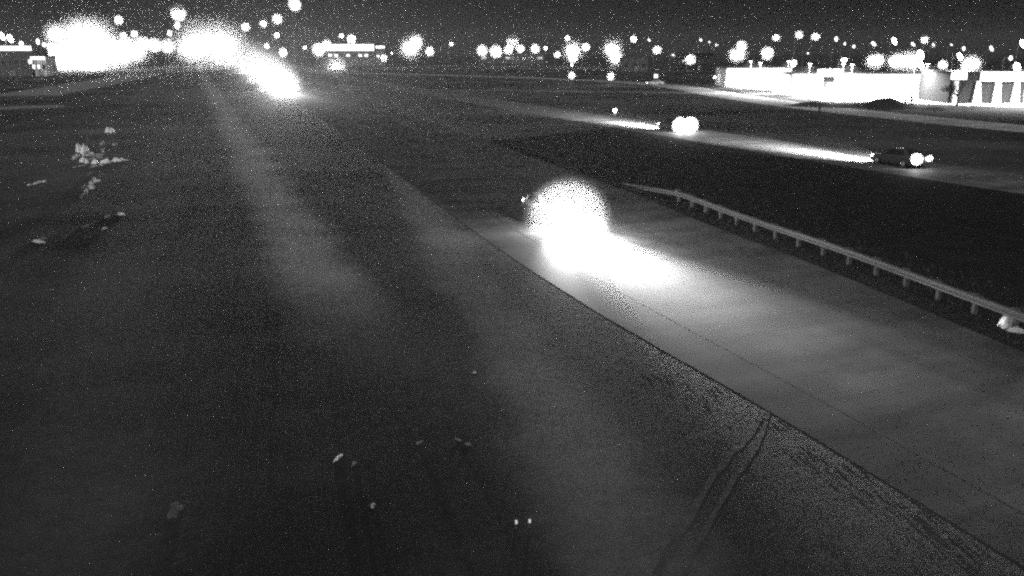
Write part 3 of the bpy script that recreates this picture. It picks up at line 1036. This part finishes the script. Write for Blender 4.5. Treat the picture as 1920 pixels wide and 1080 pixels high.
facade("hall", "dim grey hall behind the bright bunch of lamps in the middle", 900, 1020, 97, 112, 640, 20, M["wall_grey"], None, 8, 1, None, winm="dim_glow")
hl = facade("depot", "grey depot with a dimly lit wall beside the leaning white column", 1166, 1214, 108, 134, 400, 12, M["wall_grey"], None, 3, 1, None, winm="dim_glow")
facade("barn", "low dark barn left of the lit storefront", 1276, 1338, 98, 124, 430, 14, M["wall_dark"], None, 4, 1, None, winm="dim_glow")

# right: lit storefront, long facade and building with wall-light cones
sf = facade("storefront", "white floodlit storefront at the left end of the lit lot", 1360, 1482, 128, 163, 232, 12, M["wall_white"], None, 6, 2, 1.4, 1.0)  # panes all glow here and on the showroom, keeping overexposed fronts white
lf = facade("showroom", "long white showroom overexposed behind the mound", 1484, 1742, 139, 186, 186, 14, M["wall_white"], None, 9, 2, 1.5, 1.0)
# entrance canopy with a dark opening
p0, p1 = at(1538, 130, 183), at(1576, 142, 183)
cn = tag(empty("canopy", ((p0.x + p1.x) / 2, 183, 0)), "lit entrance canopy with a dark opening in front of the showroom", "canopy")
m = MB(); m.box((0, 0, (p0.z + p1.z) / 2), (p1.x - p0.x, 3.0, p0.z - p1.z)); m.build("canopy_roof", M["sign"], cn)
for s in (-1, 1):
    m = MB(); m.box((s * (p1.x - p0.x) * 0.46, -1.2, p1.z / 2), (0.2, 0.2, p1.z)); m.build("pillar", M["wall_white"], cn)
m = MB(); m.box((0, 1.2, p1.z - 0.75), ((p1.x - p0.x) * 0.7, 0.2, 1.1)); m.build("dark_panel", M["black"], cn)

# building at the right edge; cones of wall light shaped as tapered white solids
Yp = 158
xl, xr = at(1786, 160, Yp).x, at(1990, 160, Yp).x
zt, zf = at(1900, 135, Yp).z, at(1900, 152, Yp).z
pb = tag(empty("long_building", ((xl + xr) / 2, Yp, 0)), "long low building at the right edge with white fascia and cones of wall light built as tapered white solids", "building")
W = xr - xl
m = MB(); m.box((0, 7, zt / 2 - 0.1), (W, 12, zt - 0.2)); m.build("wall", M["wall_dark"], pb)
m = MB(); m.box((0, 7, zt + 0.02), (W + 0.4, 12.4, 0.2)); m.build("roof", M["roof"], pb)
x1 = at(1812, 140, Yp).x - (xl + xr) / 2
x2 = at(1844, 140, Yp).x - (xl + xr) / 2
m = MB(); m.box(((-W / 2 + x1) / 2, 0.3, zt - 0.7), (x1 + W / 2, 1.2, 1.15)); m.build("fascia", M["sign"], pb)
m = MB(); m.box(((x2 + W / 2) / 2, 0.3, (zt + zf) / 2), (W / 2 - x2, 1.2, zt - zf)); m.build("fascia", M["sign"], pb)
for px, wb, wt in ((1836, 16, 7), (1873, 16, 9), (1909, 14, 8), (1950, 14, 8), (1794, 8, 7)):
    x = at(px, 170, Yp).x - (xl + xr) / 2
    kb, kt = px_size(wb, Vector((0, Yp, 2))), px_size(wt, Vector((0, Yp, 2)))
    m = MB(); m.box((x, 0.6, zf / 2), (kb, 0.7, zf), 0, kt / kb); m.build("wall_light_cone", M["wall_white"], pb)
# small lit kiosk left of it
ks = facade("kiosk", "small white kiosk with two lit bands behind the bare tree", 1754, 1786, 140, 190, 164, 6, M["wall_white"], None, 2, 1, 1.1)

# shielded lot lights: poles with downward heads
LOT = [(64, 172), (74, 168), (85, 150.5), (92, 149), (66, 182), (80, 176), (58, 222), (68, 225), (100, 145), (58, 178), (53.5, 197), (79.5, 161)]  # last two added to brighten the showroom side and the kiosk
LOTLAB = ["lot light by the left corner behind the mound", "lot light behind the mound's right foot", "lot light behind the bare tree", "lot light in front of the white wall-light cones", "lot light close to the showroom wall",
          "lot light at the showroom's right end", "lot light before the storefront's left half", "lot light before the storefront's right half", "lot light at the right edge of the view", "lot light at the near left tip of the lot", "added fill light in the gap between storefront and showroom", "added fill light beside the kiosk behind the bare tree"]
for (x, y), lab in zip(LOT, LOTLAB):
    r = tag(empty("lot_light", (x, y, 0.02)), lab, "lot light", "downward lights of the parking lot")
    b = MB(); b.tube([(0, 0, 0), (0, 0, 6.4)], [0.1, 0.07], 8); b.build("pole", M["wall_white"], r)
    b = MB(); b.box((0, 0, 6.45), (0.9, 0.5, 0.1)); b.build("lamp_head", M["wall_white"], r)
    b = MB(); b.box((0, 0, 6.38), (0.7, 0.36, 0.03)); b.build("lens", M["lens"], r)
    lb = light("bulb", 'AREA', 15000, (0, 0, 6.3), r)
    lb.data.size, lb.data.spread = 0.5, rad(165)

# parked white cars before the wall-light cones
for i, (px, py, ang, lab) in enumerate(((1856, 186, 1.4, car_white["label"]), (1886, 190, 1.45, "white car parked before the right hand cone of wall light"), (1816, 186, 1.5, "white car parked at the left end of the long building with wall-light cones"))):
    p = gp(px, py)
    place_car(car_white, p, (math.cos(ang + math.pi), math.sin(ang + math.pi)), lab, i == 0)

# a car and a sign on the frontage road, the board's glow standing in for lamp light on it
p = gp(1229, 160)
place_car(car_white, p, (-0.9, 0.35), "white car stopped on the frontage road under a small white sign")
p = gp(1229, 163)
r = tag(empty("road_sign", p), "small white road sign on a post behind the stopped white car", "road sign")
b = MB(); b.tube([(0, 0, 0), (0, 0, 3.2)], 0.05, 8); b.build("post", M["post"], r)
b = MB(); b.box((0, -0.06, 2.7), (0.95, 0.03, 0.95)); b.build("glowing_board", M["window"], r)

# ------------------------------------------------------------------ posts seen as dark lines
for px, pyb, hpx, lab in ((107, 168, 44, "thin dark post standing in front of the warehouse glare at far left"), (198, 136, 18, "short dark post at the right foot of the warehouse glare"), (1535, 226, 26, "thin dark post on the verge below the lit lot")):
    p = gp(px, pyb)
    h = px_size(hpx, p)
    r = tag(empty("marker_post", p), lab, "post")
    b = MB(); b.tube([(0, 0, 0), (0, 0, h)], 0.13 if p.y > 100 else 0.07, 8); b.build("shaft", M["black"], r)
    b = MB(); b.box((0, 0, h + 0.05), (0.22, 0.1, 0.3)); b.build("cap", M["black"], r)


# ------------------------------------------------------------------ PLANTS
def bare_tree(pos, height, lab, seed, lean=0.0, spread=1.0, depth=5):
    rnd = random.Random(seed)
    r = tag(empty("bare_tree", pos), lab, "tree")
    t = MB()
    th = height * 0.34
    rad0 = height * 0.032
    t.tube([(0, 0, -0.05), (0.02, 0, th * 0.5), (0, 0, th)], [rad0 * 1.3, rad0, rad0 * 0.85], 8)
    t.build("trunk", M["bark"], r)
    c = MB()

    def grow(p, d, l, rr, k):
        q = p + d * l
        mid = p.lerp(q, 0.5) + Vector((rnd.uniform(-1, 1), rnd.uniform(-1, 1), rnd.uniform(-1, 1))) * l * 0.08
        c.tube([p, mid, q], [rr, rr * 0.85, rr * 0.65], 5 if k > 2 else 3, cap=False)
        if k == 0: return
        for _ in range(3 if k > 1 else 4):
            a = Vector((rnd.uniform(-1, 1), rnd.uniform(-1, 1), rnd.uniform(-0.35, 0.8)))
            nd = (d * 0.9 + a * 0.85 * spread + Vector((lean * 0.25, 0, 0))).normalized()
            grow(q, nd, l * rnd.uniform(0.62, 0.85), rr * 0.7, k - 1)
    for i in range(5):
        a = 2 * math.pi * i / 5 + rnd.uniform(-0.3, 0.3)
        d = Vector((math.cos(a) * 0.8 * spread + lean, math.sin(a) * 0.8 * spread, 0.75)).normalized()
        grow(Vector((0, 0, th)), d, height * 0.24, rad0 * 0.7, depth - 2)
    c.build("crown", M["bark"], r)
    return r


bare_tree(gp(1794, 199), 4.6, "small bare tree spreading dark twigs before the white kiosk", 5, -0.55, 1.1, 5)
bare_tree(gp(1409, 173), 1.6, "tiny bare sapling on the grass below the storefront", 9, 0, 1.2, 4)
bare_tree(gp(1556, 191), 1.1, "tiny bare shrub at the lot edge left of the mound", 12, 0, 1.3, 4)


def conifer(pos, h, lab, seed):
    rnd = random.Random(seed)
    r = tag(empty("young_conifer", pos), lab, "conifer")
    b = MB(); b.tube([(0, 0, 0), (0, 0, h)], [0.06, 0.015], 6); b.build("trunk", M["bark"], r)
    c = MB()
    for i in range(220):
        t = rnd.random() ** 0.7
        z = h * (0.12 + 0.86 * t)
        rr = (1 - t) * h * 0.36 + 0.05
        a = rnd.uniform(0, 2 * math.pi)
        q = Vector((math.cos(a) * rr, math.sin(a) * rr, z - rr * 0.35))
        s = Vector((-math.sin(a), math.cos(a), 0)) * 0.09
        c.poly([(0, 0, z), tuple(q + s), tuple(q - s)])
    c.build("crown", M["needle"], r)
    return r


conifer(gp(1708, 199), 1.9, "taller young conifer at the right foot of the mound", 3)
conifer(gp(1697, 194), 1.0, "shorter bushy conifer between the mound and the taller conifer", 4)
for px, pyb, hh, lab in ((1701, 196, 2.2, "thin bare stake between the two young conifers"), (1682, 186, 6.0, "tall thin pole rising from behind the mound")):
    p = gp(px, pyb)
    r = tag(empty("stake", p), lab, "stake")
    b = MB(); b.tube([(0, 0, 0), (0.03, 0, hh)], [0.05, 0.03], 6); b.build("shaft", M["bark"], r)
    b = MB(); b.ball((0.03, 0, hh), 0.06, 8, 6); b.build("tip", M["bark"], r)

# ------------------------------------------------------------------ SMALL GROUND DETAIL
# a faint pair of pale wheel tracks coming down from the road edge
dpts = spline([gp(1436, 768)[:2], gp(1400, 822)[:2], gp(1345, 882)[:2], gp(1285, 985)[:2], gp(1245, 1045)[:2], gp(1225, 1100)[:2]], n=6)
for off, wd in ((0.0, 0.075), (-0.42, 0.06)):
    db = MB()
    for i in range(len(dpts) - 1):
        q = []
        for j in (i, i + 1):
            t = (dpts[min(j + 1, len(dpts) - 1)] - dpts[max(j - 1, 0)]).normalized(); nn = Vector((t.y, -t.x))
            w = wd * (0.7 + 0.7 * mnoise.noise(Vector((j * 0.7, off, 1))) + 0.3)
            c = dpts[j] + nn * (off * (0.25 + 0.75 * min(1, j / 10)) + 0.05 * mnoise.noise(Vector((j * 0.5, off, 5))))
            q += [(*(c - nn * w), 0.003), (*(c + nn * w), 0.003)]
        db.poly([q[0], q[1], q[3], q[2]])
    tag(db.build("pale_strip", M["drain"]), kind="structure")

# grass tufts over the near field
tb = MB()
rnd = random.Random(77)


def left_x(y):
    for a, b2 in zip(near_left, near_left[1:]):
        if a.y <= y <= b2.y: return a.x + (b2.x - a.x) * (y - a.y) / (b2.y - a.y)
    return near_left[0].x


def tuft(x, y, s):
    for _ in range(5):
        a = rnd.uniform(0, 6.283); l = s * rnd.uniform(0.6, 1.2)
        dx, dy = math.cos(a), math.sin(a)
        w = 0.02 * (s / 0.2)
        tb.f.append((len(tb.v), len(tb.v) + 1, len(tb.v) + 2))
        tb.v += [(x - dy * w, y + dx * w, 0), (x + dy * w, y - dx * w, 0), (x + dx * l * 0.7, y + dy * l * 0.7, l)]


cnt = 0
while cnt < 1500:
    y = 11 + 45 * rnd.random() ** 1.5
    x = rnd.uniform(-0.62, 0.62) * (y + 4)
    if x > left_x(y) - 0.25: continue
    if mnoise.noise(Vector((x * 0.22, y * 0.22, 3))) < rnd.uniform(-0.5, 0.35): continue
    tuft(x, y, rnd.uniform(0.03, 0.07)); cnt += 1
for _ in range(60):
    y = 14 + 30 * rnd.random() ** 1.3
    x = left_x(y) - abs(rnd.gauss(0, 0.9)) - 0.2
    tuft(x, y, rnd.uniform(0.02, 0.05))
for _ in range(1200):
    y = rnd.uniform(12, 60)
    tuft(rail_x(y) + rnd.uniform(-1.1, 4.0), y, rnd.uniform(0.08, 0.2))
tag(tb.build("grass", M["dry_grass"]), kind="stuff")

# gravel and clods spilled along the outer edge of the shoulder
gb = MB()
spots = [(1330, 738, 0.5), (1226, 705, 0.4), (1500, 846, 0.45), (1560, 880, 0.4), (1640, 925, 0.5), (1705, 962, 0.5), (1780, 1015, 0.5), (1445, 790, 0.35), (1730, 985, 0.4)]
for px, py, sg in spots:
    c = gp(px, py)
    for _ in range(12):
        x, y = c.x + rnd.gauss(0, sg * 0.5), c.y + rnd.gauss(0, sg * 0.6)
        s = rnd.uniform(0.01, 0.022)
        gb.ball((x, y, s * 0.4), (s * rnd.uniform(1.0, 1.9), s * 1.3, s * 0.5), 6, 4)
tag(gb.build("gravel", M["gravel"], smooth=False), kind="stuff")

# ------------------------------------------------------------------ HAZE
hz = MB(); hz.box((0, 1870, 34), (7400, 4000, 72))
HZ = hz.build("haze", volume_mat("haze_air", 0.00027, 0.5))
tag(HZ, kind="stuff")
